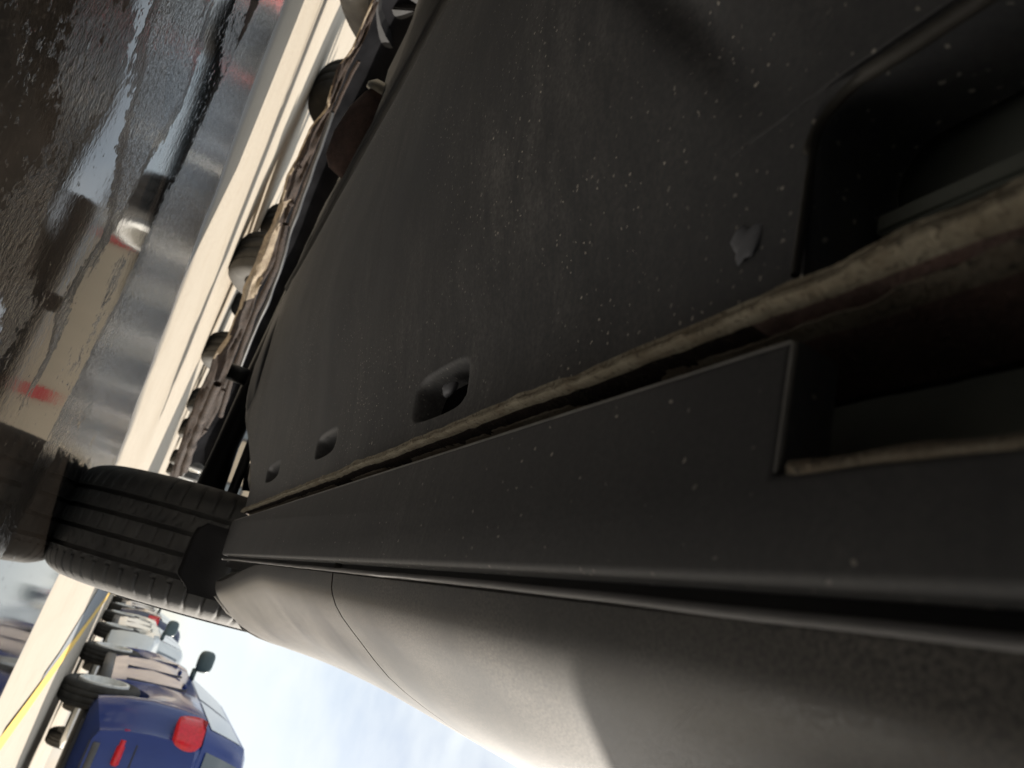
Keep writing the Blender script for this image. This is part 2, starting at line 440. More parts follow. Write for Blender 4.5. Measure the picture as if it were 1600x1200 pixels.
def car(name, label, x_left, y_rear, Lc, Wd, H, col, wb=2.6, R=0.32, hood=0.88, belt=0.92, gc=0.2, kind='hatch', rz=0.0, group=None, wheel_w=0.2, roof_f=0.28, deck=None, ro=None):
    """a car with its rear at y_rear and its left side at x_left, driving towards +Y"""
    cx, cy = x_left + Wd / 2, y_rear + Lc / 2
    t = thing(name, label, 'car', (cx, cy, 0), rz, group)
    hw = Wd / 2
    ro = 0.85 if ro is None else ro
    ya_r, ya_f = -Lc / 2 + ro, -Lc / 2 + ro + wb
    Ra = R + 0.06
    # cabin plan
    if kind == 'hatch':   yb0, yr0 = -Lc / 2 + 0.06, -Lc / 2 + 0.42
    elif kind == 'van':   yb0, yr0 = -Lc / 2 + 0.05, -Lc / 2 + 0.14
    else:                 yb0, yr0 = -Lc / 2 + 0.62, -Lc / 2 + 1.25
    yb1, yr1 = Lc * 0.5 - Lc * 0.24, Lc * 0.5 - Lc * 0.40
    if kind == 'van': yb1, yr1 = Lc / 2 - 0.12, Lc / 2 - 0.30
    deckz = belt if deck is None else deck
    st = sorted(set([round(v, 3) for v in list(np.linspace(-Lc / 2, Lc / 2, 34)) + [ya + Ra * math.cos(q) for ya in (ya_r, ya_f) for q in np.linspace(0, math.pi, 17)] + [-Lc / 2 + d for d in (0.02, 0.06, 0.1, 0.16)] + [Lc / 2 - d for d in (0.02, 0.06, 0.1, 0.18)]]))
    rows = []
    for y in st:
        e0, e1 = y + Lc / 2, Lc / 2 - y
        tp = 1 - 0.20 * (1 - sm(0, 0.30, e0)) - 0.26 * (1 - sm(0, 0.55, e1))
        wv = hw * tp
        b = gc + 0.10 * (1 - sm(0, 0.3, e0)) + 0.05 * (1 - sm(0, 0.3, e1))
        for ya in (ya_r, ya_f):
            if abs(y - ya) < Ra: b = max(b, R + math.sqrt(Ra * Ra - (y - ya) ** 2) * 0.98)
        top = belt
        if y > yb1: top = belt - (belt - hood) * sm(yb1, yb1 + 0.3, y) - (hood - 0.62) * sm(Lc / 2 - 0.55, Lc / 2, y) ** 1.5
        if y < yb0 + 0.2: top = min(top, deckz)
        top -= 0.06 * (1 - sm(0, 0.10, e0))
        top = max(top, b + 0.08)
        prof = [(0, b), (0.86 * wv, b), (0.95 * wv, b + 0.03), (0.985 * wv, b + (top - b) * 0.25), (wv, b + (top - b) * 0.5), (0.985 * wv, b + (top - b) * 0.75), (0.95 * wv, top - 0.035), (0.90 * wv, top - 0.005), (0.80 * wv, top), (0, top + 0.015)]
        full = [(-px, pz) for px, pz in prof[::-1]] + prof[1:]
        rows.append([(px, y, pz) for px, pz in full])
    P = np.array(rows)
    me = grid_mesh(P)
    bm = bmesh.new(); bm.from_mesh(me)
    bmesh.ops.remove_doubles(bm, verts=bm.verts[:], dist=0.0005)
    bmesh.ops.holes_fill(bm, edges=[e for e in bm.edges if e.is_boundary], sides=0)
    body = link('body', from_bm(bm), t, col); sharp(body, 40)
    # dark tunnel/underside so daylight does not shine through the arches
    link('underside', box_mesh((-hw * 0.80, -Lc / 2 + 0.25, gc - 0.02), (hw * 0.80, Lc / 2 - 0.3, 0.62), 0.03), t, 'trim_black', False)
    # greenhouse
    wb_, wr_ = hw * 0.90, hw * 0.72
    rz_ = H - 0.05
    ring = lambda y0, y1, ww, z, rr: [(-ww + rr, y0, z), (ww - rr, y0, z), (ww, y0 + rr, z), (ww, (y0 + y1) / 2, z), (ww, y1 - rr, z), (ww - rr, y1, z), (-ww + rr, y1, z), (-ww, y1 - rr, z), (-ww, (y0 + y1) / 2, z), (-ww, y0 + rr, z)]
    rings = [ring(yb0, yb1, wb_, belt - 0.02, 0.10)]
    for u in (0.35, 0.7, 1.0):
        uu = u ** 1.15
        rings.append(ring(yb0 + (yr0 - yb0) * uu, yb1 + (yr1 - yb1) * uu, wb_ + (wr_ - wb_) * uu, belt - 0.02 + (rz_ - belt) * u, 0.12))
    rings.append(ring(yr0 + 0.12, yr1 - 0.12, wr_ - 0.10, H - 0.01, 0.12))
    V = [v for r_ in rings for v in r_]; n = 10
    Fc = [(i * n + j, i * n + (j + 1) % n, (i + 1) * n + (j + 1) % n, (i + 1) * n + j) for i in range(len(rings) - 1) for j in range(n)]
    Fc.append(tuple((len(rings) - 1) * n + j for j in range(n)))
    cab = link('cabin', mesh(V, Fc), t, col)
    # window panes, proud of the shell
    def pt(side, u, s):      # side 0 left, 1 right, 2 rear, 3 front ; u height, s along
        uu = max(0, u) ** 1.15
        y0, y1 = yb0 + (yr0 - yb0) * uu, yb1 + (yr1 - yb1) * uu
        ww = wb_ + (wr_ - wb_) * uu; z = belt - 0.02 + (rz_ - belt) * u
        o = 0.006
        if side == 0: return (-ww - o, y0 + 0.14 + (y1 - y0 - 0.28) * s, z)
        if side == 1: return (ww + o, y0 + 0.14 + (y1 - y0 - 0.28) * s, z)
        if side == 2: return (-ww + 0.14 + (2 * ww - 0.28) * s, y0 - o, z)
        return (-ww + 0.14 + (2 * ww - 0.28) * s, y1 + o, z)
    def pane(nm, side, s0, s1, u0=0.12, u1=0.9):
        us = np.linspace(u0, u1, 4); ss = np.linspace(s0, s1, 4)
        Pn = np.array([[pt(side, u, s) for s in ss] for u in us])
        o = link(nm, grid_mesh(Pn, flip=side in (1, 2)), t, 'window_glass')
    for sd_ in (0, 1):
        pane('side_window', sd_, 0.0, 0.46); pane('side_window', sd_, 0.50, 1.0)
    pane('rear_window', 2, 0.0, 1.0); pane('windscreen', 3, 0.0, 1.0)
    # wheels
    for sx in (-1, 1):
        for ya in (ya_r, ya_f):
            wheel(t, (sx * (hw - wheel_w / 2 - 0.005), ya, R), R, wheel_w)
    # lamps: wrap round the rear corners
    for sx in (-1, 1):
        yb = -Lc / 2
        zt, zb = belt - 0.04, belt - 0.27
        pts = []
        for z in np.linspace(zb, zt, 9):
            tt = (z - zb) / (zt - zb)
            k_ = math.sqrt(max(0.02, 1 - (2 * tt - 1) ** 2)) * (0.6 + 0.4 * tt)
            wi = hw * (0.08 + 0.11 * k_)
            pts.append([(sx * hw * 0.94, yb + 0.10 + 0.30 * k_, z), (sx * (hw * 0.965 + 0.008), yb + 0.18 * k_ + 0.06, z), (sx * (hw * 0.90 + 0.006), yb + 0.055, z), (sx * (hw * 0.80), yb + 0.008 - 0.024 * k_, z), (sx * (hw * 0.86 - wi * 0.75), yb - 0.020 * k_, z), (sx * (hw * 0.86 - wi), yb + 0.06, z), (sx * hw * 0.8, yb + 0.24, z)])
        Pm = np.array(pts); me = grid_mesh(Pm, close_v=True)
        bm = bmesh.new(); bm.from_mesh(me); bmesh.ops.holes_fill(bm, edges=[e for e in bm.edges if e.is_boundary], sides=0)
        link('tail_light', from_bm(bm), t, 'lamp_red')
        link('reflector', box_mesh((sx * hw * 0.66 - 0.13, yb - 0.012, belt * 0.47), (sx * hw * 0.66 + 0.13, yb + 0.03, belt * 0.47 + 0.06), 0.01, Matrix.Translation((sx * hw * 0.66, yb, 0)) @ Matrix.Rotation(sx * 0.22, 4, 'Z') @ Matrix.Translation((-sx * hw * 0.66, -yb, 0))), t, 'lamp_red')
        link('headlight', box_mesh((sx * hw * 0.62 - 0.17, Lc / 2 - 0.34, 0.60), (sx * hw * 0.62 + 0.17, Lc / 2 - 0.10, 0.74), 0.04), t, 'lamp_clear')
        # mirror
        ym = yb1 - 0.32
        bm = bmesh.new(); bmesh.ops.create_uvsphere(bm, u_segments=20, v_segments=12, radius=1.0)
        for v in bm.verts:
            q = v.co; f = (abs(q.x) ** 3.4 + abs(q.y) ** 3.4 + abs(q.z) ** 3.4) ** (-1 / 3.4)
            v.co = Vector((sx * (hw + 0.11) + q.x * f * 0.125, ym + 0.01 + q.y * f * 0.07, belt + 0.115 + q.z * f * 0.095))
        bm_box(bm, (sx * (hw - 0.04) - 0.06, ym - 0.01, belt - 0.0), (sx * (hw - 0.04) + 0.08, ym + 0.03, belt + 0.06), 0.01)
        link('mirror', from_bm(bm), t, 'mirror_grey')
        for yd in (ya_r + wb * 0.33, ya_r + wb * 0.70):
            link('door_handle', box_mesh((sx * hw * 0.985 - 0.02, yd - 0.09, belt - 0.17), (sx * hw * 0.985 + 0.02, yd + 0.07, belt - 0.14), 0.008), t, col)
        for yd in (ya_r + Ra + 0.10, ya_r + wb * 0.52, ya_f - Ra + 0.02):
            link('door_gap', box_mesh((sx * hw * 0.99 - 0.012, yd - 0.0025, gc + 0.22), (sx * hw * 0.99 + 0.0085, yd + 0.0025, belt - 0.16), 0.001), t, 'trim_grey', False)
        link('sill_trim', box_mesh((sx * hw * 0.955 - 0.02, ya_r + Ra + 0.02, gc - 0.015), (sx * hw * 0.955 + 0.02, ya_f - Ra - 0.02, gc + 0.09), 0.012), t, 'trim_grey')
    # rear bumper lower valance and plate
    link('bumper_valance', box_mesh((-hw * 0.70, -Lc / 2 - 0.010, gc + 0.09), (hw * 0.70, -Lc / 2 + 0.22, gc + 0.2), 0.03), t, 'trim_grey')
    link('hatch_gap', box_mesh((-hw * 0.70, -Lc / 2 - 0.004, belt * 0.58), (hw * 0.70, -Lc / 2 + 0.02, belt * 0.58 + 0.012), 0.002), t, 'trim_black', False)
    link('number_plate', box_mesh((-0.16, -Lc / 2 - 0.022, 0.70), (0.16, -Lc / 2 + 0.02, 0.79), 0.004), t, 'plate_white')
    return t

# ================================================================== OUR CAR
OC = thing('dark_car', 'dark dusty damaged car filling the picture, seen from underneath behind its front wheel', 'car')
WY, WR = 1.62, 0.33              # front axle

# --- flank: X as a function of height (z) with the swell of the wheel arch
ZP = [0.252, 0.2572, 0.2615, 0.268, 0.284, 0.317, 0.36, 0.40, 0.44, 0.48, 0.55, 0.70, 0.85, 0.95, 1.0]
XP = [-0.018, -0.0142, -0.0058, 0.0020, 0.0135, 0.034, 0.050, 0.061, 0.0705, 0.0765, 0.084, 0.088, 0.078, 0.055, 0.035]
from bisect import bisect_right
def pchip(x, X, Y):
    X = np.array(X); Y = np.array(Y); h = np.diff(X); d = np.diff(Y) / h
    m = np.zeros(len(X)); m[0] = d[0]; m[-1] = d[-1]
    for i in range(1, len(X) - 1):
        if d[i - 1] * d[i] > 0: m[i] = 2 * d[i - 1] * d[i] / (d[i - 1] + d[i])
    i = min(max(bisect_right(list(X), x) - 1, 0), len(h) - 1)
    t = (x - X[i]) / h[i]
    return Y[i] * (1 + 2 * t) * (1 - t) ** 2 + m[i] * h[i] * t * (1 - t) ** 2 + Y[i + 1] * t * t * (3 - 2 * t) + m[i + 1] * h[i] * t * t * (t - 1)
AR = 0.50
def flank_x(y, z):
    x = pchip(min(max(z, 0.252), 1.0), ZP, XP)
    d = math.hypot(y - WY, (z - WR) * 0.9)
    fl = sm(0.88, 0.50, d)                       # swell towards the arch edge
    x += fl * (0.026 * sm(0.46, 0.29, z) + 0.004)
    return x
def z_low(y, lip=0.2574):
    z = lip
    for yc_ in (WY, WY - 2.67):
        if abs(y - yc_) < AR: z = max(z, WR + math.sqrt(max(0, AR ** 2 - (y - yc_) ** 2)) * 0.86 - 0.02)
    return z
def flank(name, y0, y1, mat, parent, left=False, extra=()):
    ysn = list(np.linspace(y0, y1, max(8, int((y1 - y0) / 0.025))))
    for yc_ in (WY, WY - 2.67):
        ysn += [yc_ + AR * math.cos(q) for q in np.linspace(0, math.pi, 41) if y0 < yc_ + AR * math.cos(q) < y1]
        for e in (-1, 1):
            v = yc_ + e * (AR + 0.002)
            if y0 < v < y1: ysn.append(v)
    ysn = sorted(ysn)
    rows = []
    for k_, y in enumerate(ysn):
        zl = z_low(y); row = []
        row.append((flank_x(y, zl) - 0.022, y, zl + 0.016)); row.append((flank_x(y, zl) - 0.004, y, zl + 0.0))
        for u in np.linspace(0, 1, 34):
            z = zl + 0.002 + (1.0 - zl) * (u ** 1.7)
            row.append((flank_x(y, z), y, z))
        rows.append(row)
    P = np.array(rows)
    # returned edges at both ends give the shut-line its depth
    e0 = P[0].copy(); e0[:, 0] -= 0.02; e0[:, 1] += 0.001
    e1 = P[-1].copy(); e1[:, 0] -= 0.02; e1[:, 1] -= 0.001
    P = np.concatenate([e0[None], P, e1[None]], 0)
    if left: P[:, :, 0] = -1.6 - P[:, :, 0]
    o = link(name, grid_mesh(P, flip=left), parent, mat)
    sharp(o, 50); return o
flank('fender', 0.4595, 2.06, 'dark_paint', OC)
flank('front_door', -0.62, 0.4565, 'dark_paint', OC)
flank('rear_quarter', -2.15, -0.623, 'dark_paint', OC)
flank('front_door', -0.62, 0.58, 'dark_paint', OC, True)
flank('rear_quarter', -2.15, -0.623, 'dark_paint', OC, True)

# arch lip: rolled edge round the wheel opening
ptsA = []
for q in np.linspace(-0.10, math.pi + 0.12, 60):
    y = WY - AR * math.cos(q) * 1.0; z = WR + AR * 0.86 * max(math.sin(q), -1) - 0.02
    z = max(z, 0.262) if q < 0 or q > math.pi else max(z, 0.262)
    ptsA.append((flank_x(y, max(z, 0.262)) - 0.004, y, max(z, 0.262)))
link('arch_lip', tube_mesh(ptsA, 0.0065, 10), OC, 'dark_paint')

# --- sill cover under the door (the broad flat band), with the jacking notch
def plate(lo, hi, z0, z1, bev):
    return box_mesh((lo[0], lo[1], z0), (hi[0], hi[1], z1), bev)
ZS = 0.250
NB_ = at_z(1229, 735, ZS); NT_ = at_z(1226, 515, ZS)
yN = (NB_.y + NT_.y) / 2; xN = NB_.x; xB = -0.0755; xA = -0.0245
xN = min(xN, -0.035)
ye = 1.125
# outline of the band (with notch) as one solid with a rolled edge
def band_outline():
    o = [(xA, -1.2), (xA, ye - 0.015), (xA - 0.012, ye), (xB + 0.004, ye + 0.03), (xB, ye + 0.02), (xB, yN), (xN, yN), (xN, -1.2)]
    return o
def sill_mesh():
    bm = bmesh.new()
    ol = band_outline()
    # subdivide the long edges for a slight unevenness
    pts = []
    for i in range(len(ol)):
        a_, b_ = Vector(ol[i]), Vector(ol[(i + 1) % len(ol)])
        n = max(1, int((b_ - a_).length / 0.05))
        for j in range(n): pts.append(a_ + (b_ - a_) * j / n)
    vs = [bm.verts.new((p.x, p.y, ZS)) for p in pts]
    f = bm.faces.new(vs)
    r = bmesh.ops.extrude_face_region(bm, geom=[f])
    up = [g for g in r['geom'] if isinstance(g, bmesh.types.BMVert)]
    for v in up: v.co.z += 0.014
    bm.normal_update()
    low = [e for e in bm.edges if all(abs(v.co.z - ZS) < 1e-6 for v in e.verts) and len(e.link_faces) == 2 and any(abs(fc.normal.z) < 0.5 for fc in e.link_faces)]
    bmesh.ops.bevel(bm, geom=low, offset=0.0022, segments=3, affect='EDGES', profile=0.5)
    return from_bm(bm)
sill = link('sill_cover', sill_mesh(), OC, 'sill_plastic'); sharp(sill, 30)
# mud crust along the notch edges
pts = [(xN - 0.0006 + 0.0008 * nz(y, 0, 0, 60), y, ZS + 0.0012 + 0.0006 * nz(y, 4, 0, 70)) for y in np.linspace(yN - 0.003, -0.3, 90)]
link('notch_crust', tube_mesh(pts, [0.0016 + 0.0006 * nz(p[1], 8, 0, 90) for p in pts], 8), OC, 'mud_flange')
pts = [(xB + 0.0003, y, ZS + 0.0011 + 0.0002 * nz(y, 2, 0, 40)) for y in np.linspace(1.13, yN + 0.0015, 160)] + [(xB + 0.001, yN + 0.0004, ZS + 0.001)]
pts += [(x, yN + 0.0004, ZS + 0.0010) for x in np.linspace(xB + 0.003, xN, 20)]
link('sill_edge', tube_mesh(pts, 0.00075, 8), sill, 'edge_grey')
# inner sill behind the notch
link('inner_sill', box_mesh((-0.083, -1.2, 0.288), (-0.028, 1.12, 0.33), 0.004), OC, 'floor_green', False)
link('inner_sill_web', box_mesh((-0.036, -1.2, 0.266), (-0.0305, 1.12, 0.287), 0.001), OC, 'floor_green', False)

# --- pinch weld: two muddy steel flanges standing down from the floor edge
def flange(name, x0, lean, zb0, th, mat, wob, seed, y0=-0.25, y1=1.09):
    ysn = np.concatenate([np.linspace(y0, 0.16, 140), np.linspace(0.163, y1, 260)])
    rows = []
    for y in ysn:
        near = sm(0.13, 0.06, y)
        zb = zb0 + wob * nz(y, seed, 0, 22) + wob * 0.6 * nz(y, seed + 3, 0, 75)
        zb -= near * (0.0025 + 0.003 * nz(y, seed + 7, 0, 60))
        x = x0 + 0.0012 * nz(y, seed + 5, 0, 14) + 0.0006 * nz(y, seed + 6, 0, 60)
        h = 0.055
        t_ = th * (1 + 0.35 * nz(y, seed + 9, 0, 50))
        cr = 0.0006 * nz(y, seed + 11, 0, 160) + 0.0004 * nz(y, seed + 12, 0, 380)
        c2_ = 0.0007 * nz(y, seed + 13, 0, 130)
        rows.append([(x + lean * h, y, zb0 + h), (x + lean * 0.026 + c2_, y, zb0 + 0.026), (x + lean * 0.0045 - c2_, y, zb0 + 0.0045), (x + 0.0002 + cr, y, zb + 0.0014), (x + cr, y, zb + 0.0002), (x - t_ * 0.3 + cr, y, zb + cr), (x - t_ * 0.62, y, zb + 0.0006 - cr), (x - t_ * 0.98 + c2_ * 0.5, y, zb + 0.0003), (x - t_, y, zb + 0.0024), (x - t_ + lean * h, y, zb0 + h)])
    o = link(name, grid_mesh(np.array(rows)), OC, [mat, 'rust_shade_brown', 'canister_rust']); sharp(o, 28)
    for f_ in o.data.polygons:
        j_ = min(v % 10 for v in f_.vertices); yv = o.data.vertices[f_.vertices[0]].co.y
        if j_ < 2: f_.material_index = 2 if (yv < 0.118 and j_ == 1) else 1  # shade of the gap painted into the upper face; brown near the notch
    return o
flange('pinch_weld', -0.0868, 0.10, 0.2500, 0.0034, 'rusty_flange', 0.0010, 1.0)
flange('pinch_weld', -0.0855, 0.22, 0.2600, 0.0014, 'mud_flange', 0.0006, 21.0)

# --- rubber bead and groove between sill cover and flank
ysn = np.linspace(-0.6, 1.12, 260)
pts = [(-0.0196 + 0.0013 * nz(y, 2, 0, 6) + 0.0002 * nz(y, 9, 0, 30), y, 0.2546 + 0.0007 * nz(y, 7, 0, 5)) for y in ysn]
link('seal_strip', tube_mesh(pts, 0.00125, 10), OC, 'seal_rubber')
link('seal_groove', box_mesh((-0.0255, -1.2, 0.2605), (-0.010, 1.11, 0.272), 0.001), OC, 'black_rubber', False)

# --- big underbody shield, a curved tray with clip pockets
SX = [-0.50, -0.477, -0.42, -0.35, -0.27, -0.20, -0.12, -0.105, -0.091]
SZ = [0.198, 0.1965, 0.200, 0.206, 0.217, 0.234, 0.2505, 0.2525, 0.254]
FEX = [-0.50, -0.47, -0.44, -0.40, -0.35, -0.27, -0.195, -0.14, -0.12, -0.091]
FEY = [1.22, 1.31, 1.36, 1.395, 1.40, 1.33, 1.20, 1.11, 1.09, 1.085]
c1 = at_z(678, 600, 0.2515); c2 = at_z(1156, 380, 0.2515); c3 = at_z(510, 690, 0.25); c4 = at_z(428, 735, 0.25)
POCK = [(c1.x + 0.003, c1.y, 0.0125, 0.034, 0.024), (c3.x + 0.002, c3.y, 0.010, 0.034, 0.018), (c4.x + 0.002, c4.y, 0.010, 0.045, 0.018)]
yR = 0.104
def shield_z(x, y):
    z = pchip(x, SX, SZ)
    z += 0.0012 * nz(x, y, 0, 6) + 0.0005 * nz(x, y, 5, 18)
    z += 0.007 * sm(-0.21, -0.115, x) * sm(0.60, 0.25, y) * sm(0.09, 0.2, y)        # long hollow beside the weld
    for (px, py, hx, hy, dp) in POCK:
        ex, ey = abs(x - px) / hx, abs(y - py) / hy
        e = max(ex, ey)
        e = (ex ** 4 + ey ** 4) ** 0.25
        z += dp * sm(1.12, 0.70, e)
    return z
XC = (at_z(1290, 165, 0.2505).x + at_z(1505, 2, 0.2505).x) / 2
g1 = at_z(1075, 0, 0.2505); g2 = at_z(1262, 185, 0.2505)
gd = (g2 - g1).normalized()
def y_rear(x):
    r_ = 0.014
    if x >= XC + r_: return yR
    if x <= XC: return -0.35
    t = (XC + r_ - x) / r_
    return yR - r_ * (1 - math.sqrt(max(0, 1 - t * t)))
def crease(x, y):
    q = Vector((x, y, 0.2505)) - g1; q.z = 0
    al = q.dot(gd); d = abs(q.x * gd.y - q.y * gd.x)
    z = 0.0055 * math.exp(-(d / 0.0085) ** 2) * sm(0.12, 0.03, abs(al - 0.02))
    side_ = q.x * gd.y - q.y * gd.x
    return z
vs_ = np.concatenate([np.linspace(-0.50, -0.16, 46)[:-1], np.linspace(-0.16, XC - 0.0006, 26), [XC - 0.0002], np.linspace(XC + 0.0004, XC + 0.014, 16), np.linspace(XC + 0.015, -0.091, 44)])
rows = []
NYs = 380
for x in vs_:
    yf = pchip(x, FEX, FEY); y0_ = y_rear(x)
    row = [(x, y0_ - 0.002, shield_z(x, y0_) + 0.03), (x, y0_ - 0.002, shield_z(x, y0_) + 0.003)]
    for u in np.linspace(0, 1, NYs):
        y = y0_ + (0.135 - y0_) * u / 0.2 if u < 0.2 else 0.135 + (yf - 0.135) * ((u - 0.2) / 0.8) ** 1.25
        row.append((x, y, shield_z(x, y) + crease(x, y)))
    row.append((x, yf + 0.004, shield_z(x, yf) + 0.004)); row.append((x, yf + 0.004, shield_z(x, yf) + 0.03))
    rows.append(row)
P = np.array(rows)
lip0 = P[0].copy(); lip0[:, 0] -= 0.003; lip0[:, 2] += 0.004
lip1 = P[0].copy(); lip1[:, 0] -= 0.003; lip1[:, 2] += 0.05
P = np.concatenate([lip1[None], lip0[None], P], 0)
shield = link('underbody_shield', grid_mesh(P), OC, 'shield_plastic')
# ribs folded along the tray's inner edge
for k_, (dx, zz, r_) in enumerate(((-0.512, 0.2005, 0.008), (-0.545, 0.203, 0.007), (-0.585, 0.206, 0.010))):
    pts = [(dx + 0.002 * nz(y, k_, 0, 4), y, zz + 0.002 * nz(y, k_ + 5, 0, 5)) for y in np.linspace(-0.3, 1.30 - 0.05 * k_, 50)]
    link('edge_rib', tube_mesh(pts, r_, 8), OC, 'plate_brown')
    link('rib_web', box_mesh((dx - 0.012, -0.3, zz + 0.006), (dx + 0.012, 1.28 - 0.05 * k_, zz + 0.05), 0.002), OC, 'liner_black', False)
# broken push clips
def clip(c, rx, ry, rz_):
    bm = bmesh.new()
    bmesh.ops.create_uvsphere(bm, u_segments=14, v_segments=8, radius=1.0)
    for v in bm.verts:
        q = math.atan2(v.co.y, v.co.x)
        f = 1 + 0.22 * math.sin(3 * q + 1) + 0.12 * math.sin(5 * q)
        if math.cos(q - 0.6) > 0.55: f *= 0.62
        v.co = Vector((v.co.x * rx * f, v.co.y * ry * f, v.co.z * rz_))
    return link('clip', from_bm(bm), shield, 'clip_grey')
o = clip(c1, 0.0050, 0.0090, 0.003); o.location = (c1.x, c1.y, 0.2605)
o = clip(c2, 0.0072, 0.0058, 0.0009); o.location = (c2.x, c2.y, shield_z(c2.x, c2.y) - 0.0005)

# rolled rim round the corner cut out of the shield
rim_pts = [(XC + 0.0004, y, 0.2505 + 0.0004 * nz(y, 1, 0, 60)) for y in np.linspace(-0.34, yR - 0.0145, 40)]
rim_pts += [(XC + 0.014 - 0.014 * math.cos(q), yR - 0.014 + 0.014 * math.sin(q), 0.2508) for q in np.linspace(0.1, math.pi / 2, 12)]
rim_pts += [(x, yR, 0.2515) for x in np.linspace(XC + 0.016, -0.093, 8)]
link('shield_rim', tube_mesh(rim_pts, [0.0022] * 40 + [0.0018] * 12 + [0.0011] * 8, 8), shield, 'plate_brown')
# floor panel above the hollow
link('floor_pan', box_mesh((-1.56, -2.1, 0.282), (-0.088, 0.62, 0.33), 0.004), OC, 'floor_green', False)
b1 = at_z(1400, 140, 0.275)
link('bracket', box_mesh((b1.x - 0.012, b1.y - 0.004, 0.255), (b1.x + 0.014, b1.y - 0.001, 0.281), 0.001), OC, 'plate_brown', False)
link('bracket', box_mesh((b1.x - 0.012, b1.y - 0.012, 0.255), (b1.x + 0.014, b1.y - 0.0085, 0.281), 0.001), OC, 'plate_brown', False)
link('floor_rail', box_mesh((-0.118, -2.0, 0.27), (-0.112, 0.10, 0.281), 0.001), OC, 'floor_green', False)

# --- right front wheel: tyre with ribs, grooves and shoulder blocks
TW = 0.205
prof = []
def addp(a, r): prof.append((a, r))
h = TW / 2
addp(-h * .80, .215); addp(-h * .98, .245); addp(-h * 1.03, .275); addp(-h * 1.0, .296); addp(-h * .95, .308); addp(-h * .90, .316); addp(-h * .83, .3225); addp(-h * .74, .3265)
gro = [-0.50, -0.17, 0.17, 0.50]
gw = 0.040
prev = -0.66
for g in gro:
    for a_ in np.linspace(prev, g - gw, 6)[:-1]: addp(h * a_, 0.3272 + 0.0028 * (1 - (a_ / 0.75) ** 2))
    rr = 0.3272 + 0.0028 * (1 - (g / 0.75) ** 2)
    addp(h * (g - gw), rr); addp(h * (g - gw * .85), rr - 0.007); addp(h * (g + gw * .85), rr - 0.007); addp(h * (g + gw), rr)
    prev = g + gw + 0.01
for a_ in np.linspace(prev, 0.66, 6): addp(h * a_, 0.3272 + 0.0028 * (1 - (a_ / 0.75) ** 2))
addp(h * .74, .3265); addp(h * .83, .3225); addp(h * .90, .316); addp(h * .95, .308); addp(h * 1.0, .296); addp(h * 1.03, .275); addp(h * .98, .245); addp(h * .80, .215)
NSEG = 576
def tread(r, a, q):
    u = a / h
    if abs(u) > 0.57 and abs(u) < 0.97:
        ph = (q * 72 / (2 * math.pi) + 0.25 * (u - 0.57)) % 1.0
        if ph < 0.14: r -= 0.0045 * min(1, (abs(u) - 0.57) / 0.06 + 0.2)
    elif abs(u) < 0.57:
        gi = min(abs(u - g) for g in gro)
        if gi > gw * 1.02:
            slant = 0.5 * u * (1 if int((u + 1) * 3) % 2 else -1)
            ph = (q * 72 / (2 * math.pi) + slant) % 1.0
            if ph < 0.13: r -= 0.0022
    return r
wt = bpy.data.objects.new('wheel', None); COL.objects.link(wt); wt.parent = OC; wt.location = (-0.028, WY, WR - 0.006)
ty = link('tyre', lathe_mesh(prof, NSEG, 'X', tread), wt, 'tyre_tread'); sharp(ty, 40)
link('rim', rim_mesh(TW, 0.222, 10), wt, 'rim_dark', False)
wl = bpy.data.objects.new('wheel', None); COL.objects.link(wl); wl.parent = OC; wl.location = (-1.60, WY - 0.06, WR)
o = bpy.data.objects.new('tyre', ty.data); COL.objects.link(o); o.parent = wl
link('rim', rim_mesh(TW, 0.222, 10), wl, 'rim_dark', False)
for sx in (-0.006, -1.6):
    wr_ = bpy.data.objects.new('wheel', None); COL.objects.link(wr_); wr_.parent = OC; wr_.location = (sx, WY - 2.67, WR)
    o = bpy.data.objects.new('tyre', ty.data); COL.objects.link(o); o.parent = wr_
    link('rim', rim_mesh(TW, 0.222, 10), wr_, 'rim_dark', False)

# mud flap with a rolled lower edge, hanging behind the tyre
rows = []
for u in np.linspace(0, 1, 20):
    x = -0.062 + 0.100 * u
    zb = 0.207 + 0.022 * sm(0.75, 1.0, u) + 0.012 * sm(0.12, 0, u) + 0.002 * nz(u, 1, 0, 5)
    row = [(x, 1.145 + 0.010 * (1 - sm(0, 1, v)) + 0.010 * math.sin(u * 3.1), zb + (0.275 - zb) * v) for v in np.linspace(0, 1, 12)]
    back = [(x, p[1] + 0.008, p[2]) for p in row[::-1]]
    rows.append(row + back)
mf = link('mud_flap', grid_mesh(np.array(rows), close_v=True), OC, 'liner_black')
# wheel-well liner: part of a drum over the tyre
rows = []
for q in np.linspace(math.radians(8), math.radians(178), 40):
    rows.append([(x, WY - 0.47 * math.cos(q), WR + 0.44 * math.sin(q)) for x in np.linspace(-0.30, 0.055, 10)])
link('wheel_liner', grid_mesh(np.array(rows)), OC, 'liner_black')
# suspension inside the well
link('control_arm', tube_mesh([(-0.62, WY - 0.02, 0.235), (-0.42, WY - 0.03, 0.225), (-0.25, WY - 0.01, 0.222), (-0.12, WY, 0.225)], [0.030, 0.026, 0.024, 0.03], 12), OC, 'engine_iron')
link('tie_rod', tube_mesh([(-0.62, WY - 0.14, 0.25), (-0.12, WY - 0.13, 0.26)], 0.010, 10), OC, 'grey_steel')
link('damper', tube_mesh([(-0.20, WY, 0.28), (-0.24, WY - 0.01, 0.50), (-0.26, WY - 0.02, 0.78)], [0.03, 0.034, 0.026], 14), OC, 'engine_iron')
link('bushing', lathe_mesh([(-0.02, 0.001), (-0.02, 0.018), (0.02, 0.018), (0.02, 0.008), (0.012, 0.007), (0.012, 0.001)], 20, 'Z'), OC, 'engine_iron').location = at_y(372, 585, 1.55)

